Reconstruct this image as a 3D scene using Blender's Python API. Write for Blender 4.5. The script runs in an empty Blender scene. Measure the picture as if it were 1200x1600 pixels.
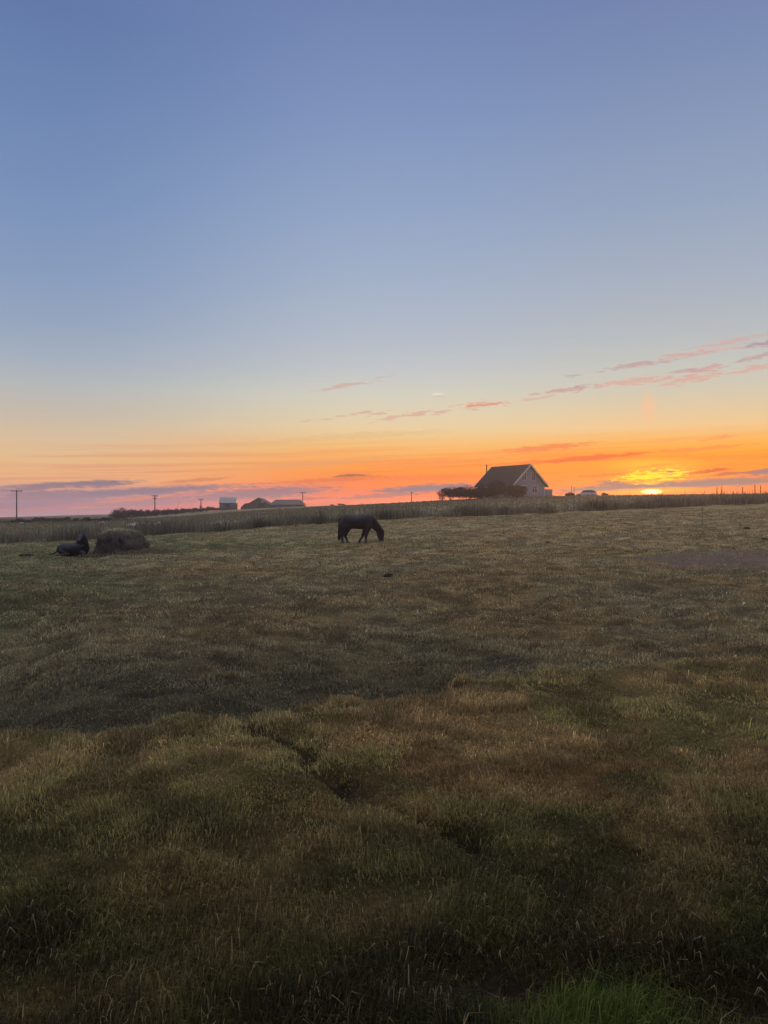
import bpy, bmesh, math, random
import numpy as np
from mathutils import Vector, Matrix

random.seed(7)
rng = np.random.default_rng(11)
sc = bpy.context.scene
C = sc.collection
F = 1203.0                      # focal length in photo pixels
CAMZ = 1.5
SUN_PX, SUN_PY = 1016, 767
SUN_A = math.atan((SUN_PX-600)/F)
SUN_E = math.atan((800-SUN_PY)/F*math.cos(SUN_A))

def lin(c):
    return tuple(((v/255.0)/12.92 if v/255.0 <= 0.04045 else ((v/255.0+0.055)/1.055)**2.4) for v in c)

# ------------------------------------------------------------------ camera
cam = bpy.data.cameras.new('camera'); camo = bpy.data.objects.new('camera', cam); C.objects.link(camo)
camo.location = (0, 0, CAMZ); camo.rotation_euler = (math.radians(90), 0, 0)
cam.sensor_fit = 'VERTICAL'; cam.sensor_height = 36.0; cam.lens = 36.0*F/1600.0
cam.clip_start = 0.05; cam.clip_end = 5000
sc.camera = camo
vs = sc.view_settings
vs.view_transform = 'Standard'; vs.look = 'None'; vs.exposure = 0.0; vs.gamma = 1.0; vs.use_curve_mapping = False
cy = sc.cycles
cy.use_denoising = True; cy.denoising_prefilter = 'ACCURATE'; cy.denoising_input_passes = 'RGB_ALBEDO_NORMAL'
cy.max_bounces = 6; cy.diffuse_bounces = 2; cy.glossy_bounces = 2; cy.transmission_bounces = 3
cy.volume_bounces = 0; cy.transparent_max_bounces = 6
cy.sample_clamp_indirect = 4.0

# ------------------------------------------------------------------ node helper
class N:
    def __init__(s, nt): s.nt = nt
    def new(s, t, **kw):
        n = s.nt.nodes.new(t)
        for k, v in kw.items(): setattr(n, k, v)
        return n
    def put(s, sock, v):
        if isinstance(v, bpy.types.NodeSocket): s.nt.links.new(v, sock)
        elif v is not None: sock.default_value = v
    def m(s, op, a, b=None, c=None, clamp=False):
        n = s.new('ShaderNodeMath', operation=op, use_clamp=clamp)
        for i, v in enumerate((a, b, c)): s.put(n.inputs[i], v)
        return n.outputs[0]
    def ss(s, v, lo, hi, a=0.0, b=1.0):
        n = s.new('ShaderNodeMapRange', interpolation_type='SMOOTHSTEP')
        s.put(n.inputs['Value'], v); n.inputs['From Min'].default_value = lo; n.inputs['From Max'].default_value = hi
        n.inputs['To Min'].default_value = a; n.inputs['To Max'].default_value = b
        return n.outputs[0]
    def xyz(s, x, y, z=0.0):
        n = s.new('ShaderNodeCombineXYZ')
        for i, v in enumerate((x, y, z)): s.put(n.inputs[i], v)
        return n.outputs[0]
    def noise(s, vec, scale, detail=3.0, rough=0.5):
        n = s.new('ShaderNodeTexNoise'); s.put(n.inputs['Vector'], vec)
        n.inputs['Scale'].default_value = scale; n.inputs['Detail'].default_value = detail; n.inputs['Roughness'].default_value = rough
        return n.outputs[0]
    def mix(s, f, a, b, blend='MIX'):
        n = s.new('ShaderNodeMix', data_type='RGBA', blend_type=blend)
        s.put(n.inputs[0], f)
        for sock, v in ((n.inputs[6], a), (n.inputs[7], b)):
            if not isinstance(v, bpy.types.NodeSocket): v = (*v[:3], 1.0)
            s.put(sock, v)
        return n.outputs[2]
    def ramp(s, f, stops):
        n = s.new('ShaderNodeValToRGB'); s.put(n.inputs[0], f); cr = n.color_ramp
        while len(cr.elements) < len(stops): cr.elements.new(0.5)
        for el, (p, c) in zip(cr.elements, sorted(stops)): el.position = p
        for el, (p, c) in zip(cr.elements, sorted(stops)): el.color = (*c, 1)
        return n.outputs[0]

# ------------------------------------------------------------------ sky (world): dusk gradient by direction, cloud streaks, sun glow
def px_ae(px, py):
    u = (px-600)/F; v = (800-py)/F
    return math.atan(u), math.atan(v/math.sqrt(1+u*u))
EMAX = 0.62
GAINK = 0.00054
def col_stops(px, table):
    def soft(y, c):     # slightly greyer blue high up
        g = .3*c[0]+.5*c[1]+.2*c[2]; k = .09*min(1, max(0, (600-y)/150)); return tuple(v+(g-v)*k for v in c)
    return [(min(1, max(0, px_ae(px, y)[1]/EMAX)), lin(soft(y, c))) for y, c in table] + [(1.0, lin((100, 121, 172)))]
L_ST = col_stops(44, [(803, (172, 132, 146)), (794, (170, 124, 138)), (782, (160, 126, 142)), (768, (184, 142, 144)), (752, (230, 172, 124)), (735, (232, 180, 128)),
    (712, (226, 186, 138)), (680, (214, 188, 156)), (640, (196, 184, 170)), (600, (181, 183, 183)), (560, (164, 175, 189)), (500, (147, 164, 191)),
    (420, (132, 155, 192)), (300, (118, 145, 189)), (150, (105, 133, 181)), (0, (95, 121, 173))])
M_ST = col_stops(600, [(800, (255, 118, 96)), (786, (255, 122, 82)), (770, (255, 122, 66)), (750, (255, 138, 48)), (734, (252, 151, 54)), (716, (250, 171, 84)), (695, (241, 188, 116)),
    (670, (231, 204, 158)), (645, (220, 206, 176)), (615, (208, 205, 190)), (580, (193, 196, 197)), (530, (178, 187, 200)), (450, (161, 177, 201)),
    (330, (143, 164, 200)), (170, (123, 146, 192)), (0, (109, 131, 180))])
R_ST = col_stops(1060, [(790, (255, 84, 30)), (772, (255, 96, 30)), (750, (255, 108, 14)), (728, (255, 140, 8)), (708, (254, 160, 34)), (690, (246, 176, 80)),
    (665, (236, 196, 140)), (635, (219, 198, 162)), (605, (204, 197, 178)), (570, (193, 195, 187)), (520, (180, 186, 190)), (440, (164, 176, 193)),
    (320, (146, 164, 193)), (160, (128, 148, 187)), (0, (114, 133, 179))])
ZEN = (1.5, 1.37, 1.32)
B_ST = [(0.0, lin((104, 100, 122))), (0.15, lin((118, 106, 132))), (0.4, lin((92, 106, 150))), (0.8, lin((88, 108, 160))), (1.0, lin((100, 121, 172)))]

w = bpy.data.worlds.new('World'); sc.world = w; w.use_nodes = True
nt = w.node_tree; nt.nodes.clear(); n = N(nt)
tc = n.new('ShaderNodeTexCoord'); sp = n.new('ShaderNodeSeparateXYZ'); nt.links.new(tc.outputs['Generated'], sp.inputs[0])
X, Y, Z = sp.outputs
az = n.m('ARCTAN2', X, Y); el = n.m('ARCSINE', Z)
f = n.m('DIVIDE', el, EMAX, clamp=True)
colL = n.ramp(f, L_ST); colM = n.ramp(f, M_ST); colR = n.ramp(f, R_ST); colB = n.ramp(f, B_ST)
sky = n.mix(n.ss(az, -0.42, 0.0), colL, colM)
sky = n.mix(n.ss(az, 0.02, 0.36), sky, colR)
absa = n.m('ABSOLUTE', n.m('SUBTRACT', az, SUN_A*0.6))
sky = n.mix(n.ss(absa, 0.65, 2.2), sky, colB)
sky = n.mix(n.ss(el, 0.64, 1.15), sky, ZEN)        # unseen sky overhead, brightened beyond dusk as added fill for the ground
# soft horizontal banding of thin cloud near the horizon
band_v = n.xyz(n.m('MULTIPLY', az, 2.6), n.m('MULTIPLY', n.m('SUBTRACT', el, n.m('MULTIPLY', az, 0.035)), 120.0), 3.0)
bn = n.noise(band_v, 1.3, 5.0, 0.6)
bf = n.m('MULTIPLY', n.m('MULTIPLY', n.ss(bn, 0.44, 0.64), n.ss(el, 0.11, 0.04)), 0.75)
sky = n.mix(bf, sky, n.mix(n.ss(az, -0.35, 0.2), lin((222, 146, 112)), lin((248, 112, 52))))
# warped direction for ragged cloud edges
wv = n.xyz(n.m('MULTIPLY', az, 30.0), n.m('MULTIPLY', el, 190.0), 0.0)
wn = n.noise(wv, 1.0, 4.0, 0.6)
wv2 = n.xyz(n.m('MULTIPLY', az, 75.0), n.m('MULTIPLY', el, 420.0), 5.0)
wn2 = n.noise(wv2, 1.0, 4.0, 0.65)
warp_e = n.m('ADD', el, n.m('MULTIPLY', n.m('SUBTRACT', wn, 0.5), n.ss(el, 0.035, 0.10, 0.0045, 0.010)))
dirv = n.xyz(az, warp_e, 0.0)
rag = n.m('MULTIPLY', n.m('SUBTRACT', wn2, 0.5), 2.0)
PK = (214, 160, 150); PD = (190, 152, 154); MV = (160, 128, 148); GB = (146, 128, 146)
STREAKS = [  # x0 y0 x1 y1 thickness colour opacity raggedness
    (945, 577, 1060, 561, 5, PD, .9, .9), (1030, 560, 1125, 546, 6, PK, .9, .9), (1085, 544, 1215, 519, 5, (205, 170, 164), .85, 1.0),
    (1112, 545, 1175, 541, 6, (217, 176, 164), .7, .9), (1155, 543, 1230, 531, 5, (176, 142, 152), .9, .8), (1150, 565, 1230, 545, 5, (188, 150, 154), .85, .9),
    (930, 603, 1055, 589, 6, (217, 164, 150), .9, 1.0), (1035, 600, 1130, 582, 9, (216, 162, 148), .85, 1.1), (1078, 580, 1132, 571, 6, (204, 148, 148), .85, .9),
    (1135, 584, 1225, 566, 6, (217, 164, 150), .85, 1.0), (1048, 584, 1090, 575, 4, PD, .75, 1.0), (1002, 592, 1030, 586, 5, PK, .5, 1.2),
    (835, 615, 930, 604, 5, (198, 150, 150), .85, 1.0), (892, 609, 926, 602, 6, PD, .8, .8), (808, 628, 872, 616, 3.2, PK, .7, 1.0), (876, 588, 906, 586, 2.6, (164, 160, 162), .8, .8),
    (780, 706, 935, 692, 7, (240, 128, 74), .85, .7), (800, 725, 1040, 705, 6, (236, 100, 48), .9, .5), (1020, 708, 1180, 693, 4, (246, 138, 62), .8, .6),
    (1085, 688, 1145, 682, 3, (246, 146, 88), .8, .7), (1015, 692, 1070, 686, 4, (246, 160, 100), .5, .9),
    (490, 611, 580, 595, 5, (206, 168, 158), .8, .9), (586, 591, 616, 587, 3.4, (206, 172, 162), .7, .8), (675, 615, 697, 617, 3.6, (232, 222, 198), .9, .6), (680, 619, 698, 618, 2.6, (206, 176, 158), .6, .6),
    (722, 634, 788, 630, 6, (222, 132, 112), .9, 1.0), (735, 639, 750, 639, 3, PK, .7, .9), (548, 647, 583, 642, 3.6, PK, .8, .9), (575, 650, 608, 643, 3.6, PK, .75, .9), (592, 657, 645, 647, 4, PK, .7, 1.0),
    (636, 649, 672, 645, 4, PK, .8, .9), (672, 647, 706, 642, 4, PK, .75, .9), (525, 652, 545, 650, 3, PK, .7, .8), (468, 658, 520, 654, 3, (212, 176, 154), .6, .8),
    (400, 690, 700, 672, 7, (222, 182, 130), .4, .8), (340, 735, 640, 712, 8, (232, 162, 104), .6, .8), (560, 728, 790, 716, 6, (244, 140, 74), .6, .8), (430, 755, 640, 742, 5, (246, 124, 72), .7, .8),
    (518, 745, 582, 741, 3.2, (180, 108, 92), .9, .5), (110, 720, 260, 723, 5, (232, 176, 122), .6, .8), (250, 755, 360, 746, 4, (222, 138, 100), .7, .7),
    (575, 769, 760, 757, 9, (140, 126, 146), .95, .6), (520, 780, 680, 769, 6, (190, 124, 122), .85, .7), (470, 788, 560, 784, 3, (226, 108, 88), .6, .7),
    (280, 779, 530, 763, 14, (166, 128, 146), .95, .6), (440, 781, 530, 777, 3, (196, 118, 112), .8, .6),
    (-20, 763, 215, 751, 6, (152, 126, 148), .95, .5), (110, 760, 215, 753, 7, (150, 126, 148), .9, .7), (-20, 769, 100, 761, 5, (158, 128, 146), .9, .6), (-20, 776, 135, 766, 5, (160, 126, 142), .8, .7),
    (20, 779, 390, 758, 9, (150, 128, 152), .95, .5), (-60, 790, 180, 780, 20, (164, 128, 150), .85, .5), (120, 792, 330, 778, 12, (176, 128, 146), .8, .7), (30, 797, 170, 786, 5, (206, 130, 142), .6, .9),
    (210, 796, 330, 787, 4, (236, 118, 118), .6, .8), (150, 786, 260, 776, 3.5, (244, 142, 100), .7, .8),
    (860, 767, 1120, 754, 9, (152, 122, 124), .97, .45), (1000, 761, 1260, 747, 10, (150, 122, 128), .97, .4), (930, 754, 984, 756, 7, (164, 116, 118), .9, .7), (1010, 737, 1084, 740, 7, (158, 108, 112), .9, .6), (1070, 741, 1150, 731, 4, (226, 84, 48), .85, .6),
    (1155, 741, 1240, 734, 7, (152, 124, 140), .95, .5), (1100, 744, 1180, 737, 3.4, (196, 100, 82), .85, .6), (890, 746, 1000, 738, 4, (250, 120, 44), .6, .8), (980, 732, 1080, 722, 3, (244, 140, 40), .6, .7)]
# sun glow behind the clouds (hot core, yellow break in the cloud)
def ell(cx, cy_, rx, ry, rot=0.0, src=None):
    a0, e0 = px_ae(cx, cy_)
    mp = n.new('ShaderNodeMapping', vector_type='TEXTURE'); n.put(mp.inputs['Vector'], src or dirv)
    mp.inputs['Location'].default_value = (a0, e0, 0); mp.inputs['Rotation'].default_value = (0, 0, rot)
    mp.inputs['Scale'].default_value = (rx, ry, 1)
    ln = n.new('ShaderNodeVectorMath', operation='LENGTH'); nt.links.new(mp.outputs[0], ln.inputs[0])
    return ln.outputs['Value']
rawv = n.xyz(az, el, 0.0)
g = n.ss(ell(1016, 745, 0.23, 0.045, 0, rawv), 1.0, 0.0)
sky = n.mix(n.m('MULTIPLY', g, 0.75), sky, lin((255, 158, 24)))
pil = n.ss(ell(1013, 640, 0.014, 0.03, 0, rawv), 1.0, 0.1)
sky = n.mix(n.m('MULTIPLY', pil, 0.75), sky, lin((240, 190, 150)))
g = n.ss(ell(1018, 726, 0.075, 0.011, 0, rawv), 1.0, 0.1)
sky = n.mix(n.m('MULTIPLY', g, 0.6), sky, lin((255, 196, 44)))
for (x0, y0, x1, y1, th, colr, op, rg) in STREAKS:
    a0, e0 = px_ae(x0, y0); a1, e1 = px_ae(x1, y1)
    mp = n.new('ShaderNodeMapping', vector_type='TEXTURE'); nt.links.new(dirv, mp.inputs['Vector'])
    mp.inputs['Location'].default_value = ((a0+a1)/2, (e0+e1)/2, 0)
    mp.inputs['Rotation'].default_value = (0, 0, math.atan2(e1-e0, a1-a0))
    mp.inputs['Scale'].default_value = (math.hypot(a1-a0, e1-e0)/2*1.22, th/F*(.74 if max(y0, y1) < 660 else .86), 1)
    ln = n.new('ShaderNodeVectorMath', operation='LENGTH'); nt.links.new(mp.outputs[0], ln.inputs[0])
    dd = n.m('MULTIPLY_ADD', rag, rg*(2.3 if max(y0, y1) < 700 else 1.3), ln.outputs['Value'])
    tone = .80 if min(y0, y1) > 728 else 1.0
    sky = n.mix(n.ss(dd, 1.05, 0.35, 0.0, op*(.85 if max(y0, y1) < 660 else 1)), sky, tuple(v*t_ for v, t_ in zip(lin(colr), (tone, tone, tone*(.9 if tone < 1 else 1)))))
# the lit break in the cloud and the sun at the skyline
d1 = n.m('MULTIPLY_ADD', rag, 2.2, ell(1022, 743, 0.05, 0.0085, 0.05))
sky = n.mix(n.ss(d1, 1.0, 0.25), sky, (1.35, 0.78, 0.0))
d2 = n.m('MULTIPLY_ADD', rag, 1.6, ell(1018, 754, 0.018, 0.003, 0.05))
sky = n.mix(n.ss(d2, 1.0, 0.3, 0, .8), sky, (1.2, 0.6, 0.01))
d3 = n.m('MULTIPLY_ADD', rag, 0.35, ell(1012, 767.5, 0.08, 0.0056, 0.03, rawv))
sky = n.mix(n.ss(d3, 1.0, 0.2, 0, .95), sky, (1.3, 0.42, 0.015))
d4 = ell(SUN_PX+2, SUN_PY+1, 0.015, 0.0038, 0, rawv)
sky = n.mix(n.ss(d4, 1.0, 0.15), sky, (6.0, 3.5, 0.8))
path = n.m('MINIMUM', n.m('DIVIDE', 12.5, n.m('MAXIMUM', Z, 0.012)), 930.0)
gain = n.m('EXPONENT', n.m('MULTIPLY', path, GAINK))
gn = n.new('ShaderNodeVectorMath', operation='SCALE'); nt.links.new(sky, gn.inputs[0]); nt.links.new(gain, gn.inputs['Scale']); sky = gn.outputs[0]
bg = n.new('ShaderNodeBackground'); nt.links.new(sky, bg.inputs[0]); bg.inputs[1].default_value = 1.0
wo = n.new('ShaderNodeOutputWorld'); nt.links.new(bg.outputs[0], wo.inputs[0])
w.cycles.sampling_method = 'MANUAL'; w.cycles.sample_map_resolution = 1024

# ------------------------------------------------------------------ sun, half below the skyline
sun = bpy.data.lights.new('sun', 'SUN'); suno = bpy.data.objects.new('sun', sun); C.objects.link(suno)
sun.energy = 0.8; sun.angle = math.radians(0.6); sun.color = (1.0, 0.46, 0.18)
SE = SUN_E+math.radians(.4)      # upper limb, just clearing the grass on the rise
sd = Vector((math.sin(SUN_A)*math.cos(SE), math.cos(SUN_A)*math.cos(SE), math.sin(SE)))
suno.rotation_euler = (-sd).to_track_quat('-Z', 'Y').to_euler()

# ------------------------------------------------------------------ noise and terrain
def _hash(ix, iy, seed):
    h = (ix.astype(np.int64)*374761393 + iy.astype(np.int64)*668265263 + seed*1442695041) & 0x7fffffff
    h = ((h ^ (h >> 13))*1274126177) & 0x7fffffff
    return ((h ^ (h >> 16)) & 0xffff)/65535.0
def vnoise(x, y, s, seed):
    x = np.asarray(x, float)/s; y = np.asarray(y, float)/s
    ix = np.floor(x); iy = np.floor(y); fx = x-ix; fy = y-iy
    fx = fx*fx*fx*(fx*(fx*6-15)+10); fy = fy*fy*fy*(fy*(fy*6-15)+10)
    a = _hash(ix, iy, seed); b = _hash(ix+1, iy, seed); c = _hash(ix, iy+1, seed); d = _hash(ix+1, iy+1, seed)
    return (a*(1-fx)+b*fx)*(1-fy)+(c*(1-fx)+d*fx)*fy
def fbm(x, y, s, seed, oct=3):
    r = 0; amp = 1; tot = 0
    for k in range(oct):
        r = r+amp*vnoise(x+17.3*k, y-9.1*k, s/2**k, seed+k*7); tot += amp; amp *= 0.5
    return r/tot
def sstep(t, a, b):
    t = np.clip((t-a)/(b-a), 0, 1); return t*t*(3-2*t)
UK = np.array([-0.9, -0.5, -0.37, -0.25, -0.19, 0.0, 0.17, 0.5, 0.9])
DK = np.array([1., 6., 12., 20., 36., 50., 57., 68., 100., 140., 200., 285., 500., 950.])
ZT = np.array([
    [-.12, -.12, -.12, -.12, -.12, -.10, -.10, -.08, -.08], [-.12, -.12, -.12, -.11, -.11, -.10, -.10, -.08, -.06], [-.16, -.15, -.135, -.12, -.11, -.10, -.10, -.08, -.04],
    [-.28, -.22, -.18, -.15, -.13, -.10, -.08, -.04, .05], [-.42, -.32, -.20, -.08, -.04, .06, .25, .50, .7], [-.5, -.38, -.13, .13, .25, .58, .78, 1.18, 1.5],
    [-.52, -.38, -.10, .24, .40, .90, 1.10, 1.62, 2.0], [-.55, -.38, -.08, .34, .58, 1.22, 1.55, 2.30, 2.8], [-.6, -.42, -.10, .45, .9, 2.0, 2.8, 3.70, 4.2],
    [-.7, -.5, -.25, .57, 1.3, 2.80, 4.02, 4.65, 5.0], [-.8, -.75, -.5, .80, 1.8, 3.45, 4.55, 5.1, 5.4], [-1.1, -1.0, -.7, 1.35, 2.4, 4.3, 4.9, 5.2, 5.4],
    [-2.2, -1.9, -.2, 1.1, 2.2, 4.4, 4.6, 4.6, 4.6], [-6.0, -5.2, -3.5, -1.5, 0, 2.0, 2.5, 2.5, 2.5]])
def herm(xk, yk, x):
    i = np.clip(np.searchsorted(xk, x, side='right')-1, 0, len(xk)-2)
    return i, np.clip((x-xk[i])/(xk[i+1]-xk[i]), 0, 1)
LD = np.log(DK)
def _slopes(xk, yk):
    m = np.zeros_like(yk); d = (yk[1:]-yk[:-1])/(xk[1:]-xk[:-1])[:, None]
    m[1:-1] = np.where(d[1:]*d[:-1] > 0, 2*d[1:]*d[:-1]/(d[1:]+d[:-1]+1e-12), 0); m[0] = d[0]; m[-1] = d[-1]
    return m
MD = _slopes(LD, ZT)
def macro(u, d):
    ld = np.log(np.clip(d, 1.0, 950.0)); u = np.clip(u, -0.9, 0.9)
    i, t = herm(LD, None, ld); h = LD[i+1]-LD[i]
    t2 = t*t; t3 = t2*t
    cols = (2*t3-3*t2+1)[:, None]*ZT[i]+((t3-2*t2+t)*h)[:, None]*MD[i]+(-2*t3+3*t2)[:, None]*ZT[i+1]+((t3-t2)*h)[:, None]*MD[i+1]
    j, s = herm(UK, None, u)
    mu = np.zeros_like(cols); dv = (cols[:, 1:]-cols[:, :-1])/(UK[1:]-UK[:-1])
    mu[:, 1:-1] = 0.5*(dv[:, 1:]+dv[:, :-1]); mu[:, 0] = dv[:, 0]; mu[:, -1] = dv[:, -1]
    hh = UK[j+1]-UK[j]; k = np.arange(len(j)); s2 = s*s; s3 = s2*s
    return (2*s3-3*s2+1)*cols[k, j]+(s3-2*s2+s)*hh*mu[k, j]+(-2*s3+3*s2)*cols[k, j+1]+(s3-s2)*hh*mu[k, j+1]
def ud(x, y):
    r = np.hypot(x, y); th = np.arctan2(x, y); ta = np.clip(np.abs(th), 0, math.radians(46))
    return np.sign(th)*np.tan(ta), r*np.cos(ta), th
CREST_U = np.array([-.9, -.5, -.32, -.08, .02, .17, .3, .5, .9])
CREST_D = np.array([5.0, 5.35, 5.6, 6.35, 6.5, 7.15, 7.5, 7.8, 8.2])
def crest(x, y, u):
    return np.interp(u, CREST_U, CREST_D)+(fbm(x, y*0, 1.1, 5)-.5)*.6+(fbm(x, y, .4, 6)-.5)*.9
RUT = np.array([(-1.25, 6.1), (-.97, 5.75), (-.49, 4.87), (-.14, 4.3), (.13, 4.0), (.36, 3.7), (.5, 3.45)])
def rut_dist(x, y):
    best = np.full(x.shape, 9e9); x = x+(vnoise(x, y, .25, 66)-.5)*.22; y = y+(vnoise(x, y, .3, 67)-.5)*.18
    for (a, b) in zip(RUT[:-1], RUT[1:]):
        ab = b-a; t = np.clip(((x-a[0])*ab[0]+(y-a[1])*ab[1])/(ab@ab), 0, 1)
        best = np.minimum(best, np.hypot(x-a[0]-t*ab[0], y-a[1]-t*ab[1]))
    return best
def mud(x, y):      # bare dark soil
    m = np.exp(-(((x-.42)/.22)**2+((y-2.62)/.13)**2))+.9*np.exp(-(((x-1.28)/.25)**2+((y-2.42)/.12)**2))
    m = m+.8*np.exp(-(((x+1.75)/.22)**2+((y-5.05)/.14)**2))+.7*np.exp(-(((x+.3)/.2)**2+((y-4.55)/.07)**2))
    wx = x+(vnoise(x, y, .12, 3)-.5)*.12
    return np.clip(m, 0, 1)
def soil(x, y):     # worn bare patch on the right
    u, d, th = ud(x, y)
    px = 600+u*F
    e = ((px-1180)/190.)**2+((d-24.0)/3.2)**2
    return sstep(1.15-e+(fbm(x, y, 1.2, 91, 4)-.5)*1.1, 0, .3)*(px > 800)
def terrain(x, y):
    x = np.atleast_1d(np.asarray(x, float)); y = np.atleast_1d(np.asarray(y, float))
    u, d, th = ud(x, y)
    z = macro(u, d)
    zc = macro(np.zeros_like(u), d)*0-.12
    wb = sstep(np.abs(th), math.radians(60), math.radians(150))
    z = z*(1-wb)+zc*wb
    front = 1-sstep(np.abs(th), math.radians(45), math.radians(80))
    # crest with a hollow behind it
    dc = crest(x, y, u)
    t = d-dc
    s = .55+.75*vnoise(u*8, 0*u, 1.0, 8)
    s = s*(1.25-.6*sstep(u, .05, .4))
    z = z-front*s*.35*sstep(t, -.1, .8)*(1-sstep(t, 2.5, 13.))+front*.06*np.exp(-(t/.45)**2)
    # mound left of the middle and the rut
    z = z+front*.08*np.exp(-(((x+1.05)/.8)**2+((y-4.6)/.5)**2))
    rd = rut_dist(x, y); z = z-front*.10*np.exp(-(rd/.075)**2)*(.35+.9*vnoise(x, y, .3, 4))
    z = z-front*.10*mud(x, y)
    # hummocks
    a1 = (.055+.16*sstep(d, 8, 14))*(1-.45*sstep(d, 30, 90)); a2 = (.07+.03*sstep(d, 6, 10))*(1-sstep(d, 35, 80))
    sl = soil(x, y)
    z = z+(fbm(x, y, 1.9, 21, 2)-.5)*a1*(1-.8*sl)+(fbm(x, y, .55, 22, 3)-.5)*a2*(1-.5*sl)
    z = z+(vnoise(x, y, 24., 31)-.5)*.22*sstep(d, 12, 40)*(1-.5*sstep(d, 100, 300))
    return z
def tz(x, y): return float(terrain(x, y)[0])
def at(px, d):
    x = (px-600)/F*d; return x, d, tz(x, d)
def hit(px, py, d0=2.0):
    u = (px-600)/F; v = (800-py)/F
    ds = np.exp(np.linspace(math.log(d0), math.log(900), 4000))
    below = np.nonzero(terrain(u*ds, ds) > CAMZ+v*ds)[0]
    d = ds[below[0]] if len(below) else 900.
    return u*d, d, tz(u*d, d)
FU = np.array([-.9, -.5, -.25, 0., .17, .5, .9]); FD = np.array([44., 47.5, 50.5, 57., 62., 67., 74.])
def fence_d(u): return np.interp(u, FU, FD)

def tint(x, y):
    u, d, th = ud(x, y)
    n1 = fbm(x, y, 2.2, 41, 4); n2 = fbm(x, y, .5, 42, 3); n3 = fbm(x, y, 9., 43, 3)
    straw = np.array([.290, .215, .095]); brown = np.array([.215, .142, .058]); olive = np.array([.168, .150, .052]); green = np.array([.075, .100, .032])
    gdull = np.array([.255, .225, .130])
    def mx(a, b, t): return a*(1-t)[:, None]+b*t[:, None]
    one = np.ones(len(u))
    c = mx(olive*one[:, None], brown*one[:, None], sstep(n1+.9*(n2-.5), .36, .68))
    c = mx(c, green*one[:, None], sstep(n3+.9*(n2-.5), .50, .82)*.65)
    c = mx(c, straw*one[:, None], sstep(n2, .56, .8)*.55)
    # grass beyond the crest is greyer; toward the right more straw-coloured, far left greener
    dc = crest(x, y, u)
    far = sstep(d-dc+.9*(n2-.5)+.6*(n1-.5), -.6, 1.2)
    hol = sstep(d-dc+.9*(n2-.5), -.25, 1.1)*(1-sstep(d-dc+1.5*(n2-.5)+2*(n1-.5), 1.6, 6.5))          # moist dark turf in the hollow, with shade painted into its colour
    cf = mx(gdull*one[:, None], brown*1.2*one[:, None], sstep(n1, .45, .7)*.5)
    cf = mx(cf, np.array([.135, .155, .078])*one[:, None], sstep(n3*1.0-.55*u+.4*(n2-.5), .5, .85)*.8)
    cf = mx(cf, straw*1.05*one[:, None], sstep(n2+.3*u, .55, .8)*.45)
    c = c*(1+.30*sstep(d, 3.8, 5.2)*(1-sstep(d-dc, -.2, .2)))[:, None]
    c = mx(c, straw*1.1*one[:, None], np.exp(-((d-dc+.5)/.7)**2)*.55*(.4+n2))
    c = mx(c, cf, far)
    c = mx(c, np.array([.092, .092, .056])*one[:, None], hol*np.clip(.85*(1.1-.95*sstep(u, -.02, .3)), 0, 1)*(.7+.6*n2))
    # pasture past the fence
    fd = fence_d(u)
    past = sstep(d-fd, 0, 8)
    c = mx(c, np.array([.205, .19, .11])*(.85+.4*fbm(x, y, 14., 77))[:, None], past*.85)
    dark = sstep(d, 105, 150)*sstep(-u, .30, .36)
    c = mx(c, np.array([.045, .050, .034])*one[:, None], dark*.8*(1-sstep(d, 260, 420)))
    # darker green grass close by, foreground shade painted into it, in uneven tongues
    near_shade = (1-sstep(d+1.4*(n1-.5)+1.1*(n2-.5)-.4*u, 2.2, 4.6))
    c = mx(c, c*np.array([.27, .265, .18]), near_shade)
    # lush tufts low on the right
    lush = np.exp(-(((x-.64)/.27)**2+((y-2.34)/.2)**2))+.3*np.exp(-(((x-1.42)/.2)**2+((y-2.85)/.25)**2))
    c = mx(c, np.array([.062, .088, .015])*one[:, None], np.clip(lush*1.2, 0, 1))
    return c

# ------------------------------------------------------------------ materials
def mat(name, c1, c2=None, rough=.8, scale=4., spec=.3, metal=0., bump=0., bscale=40., stretch=None):
    m = bpy.data.materials.new(name); m.use_nodes = True; q = N(m.node_tree); b = m.node_tree.nodes['Principled BSDF']
    t = q.new('ShaderNodeTexCoord'); v = t.outputs['Object']
    if stretch:
        mp = q.new('ShaderNodeMapping'); m.node_tree.links.new(v, mp.inputs[0]); mp.inputs['Scale'].default_value = stretch; v = mp.outputs[0]
    c2 = c2 or tuple(x*.7 for x in c1)
    q.put(b.inputs['Base Color'], q.mix(q.ss(q.noise(v, scale, 4., .6), .35, .65), c1, c2))
    b.inputs['Roughness'].default_value = rough; b.inputs['Specular IOR Level'].default_value = spec; b.inputs['Metallic'].default_value = metal
    if bump:
        bp = q.new('ShaderNodeBump'); bp.inputs['Strength'].default_value = bump; bp.inputs['Distance'].default_value = .02
        q.put(bp.inputs['Height'], q.noise(v, bscale, 3.)); m.node_tree.links.new(bp.outputs[0], b.inputs['Normal'])
    return m
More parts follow.
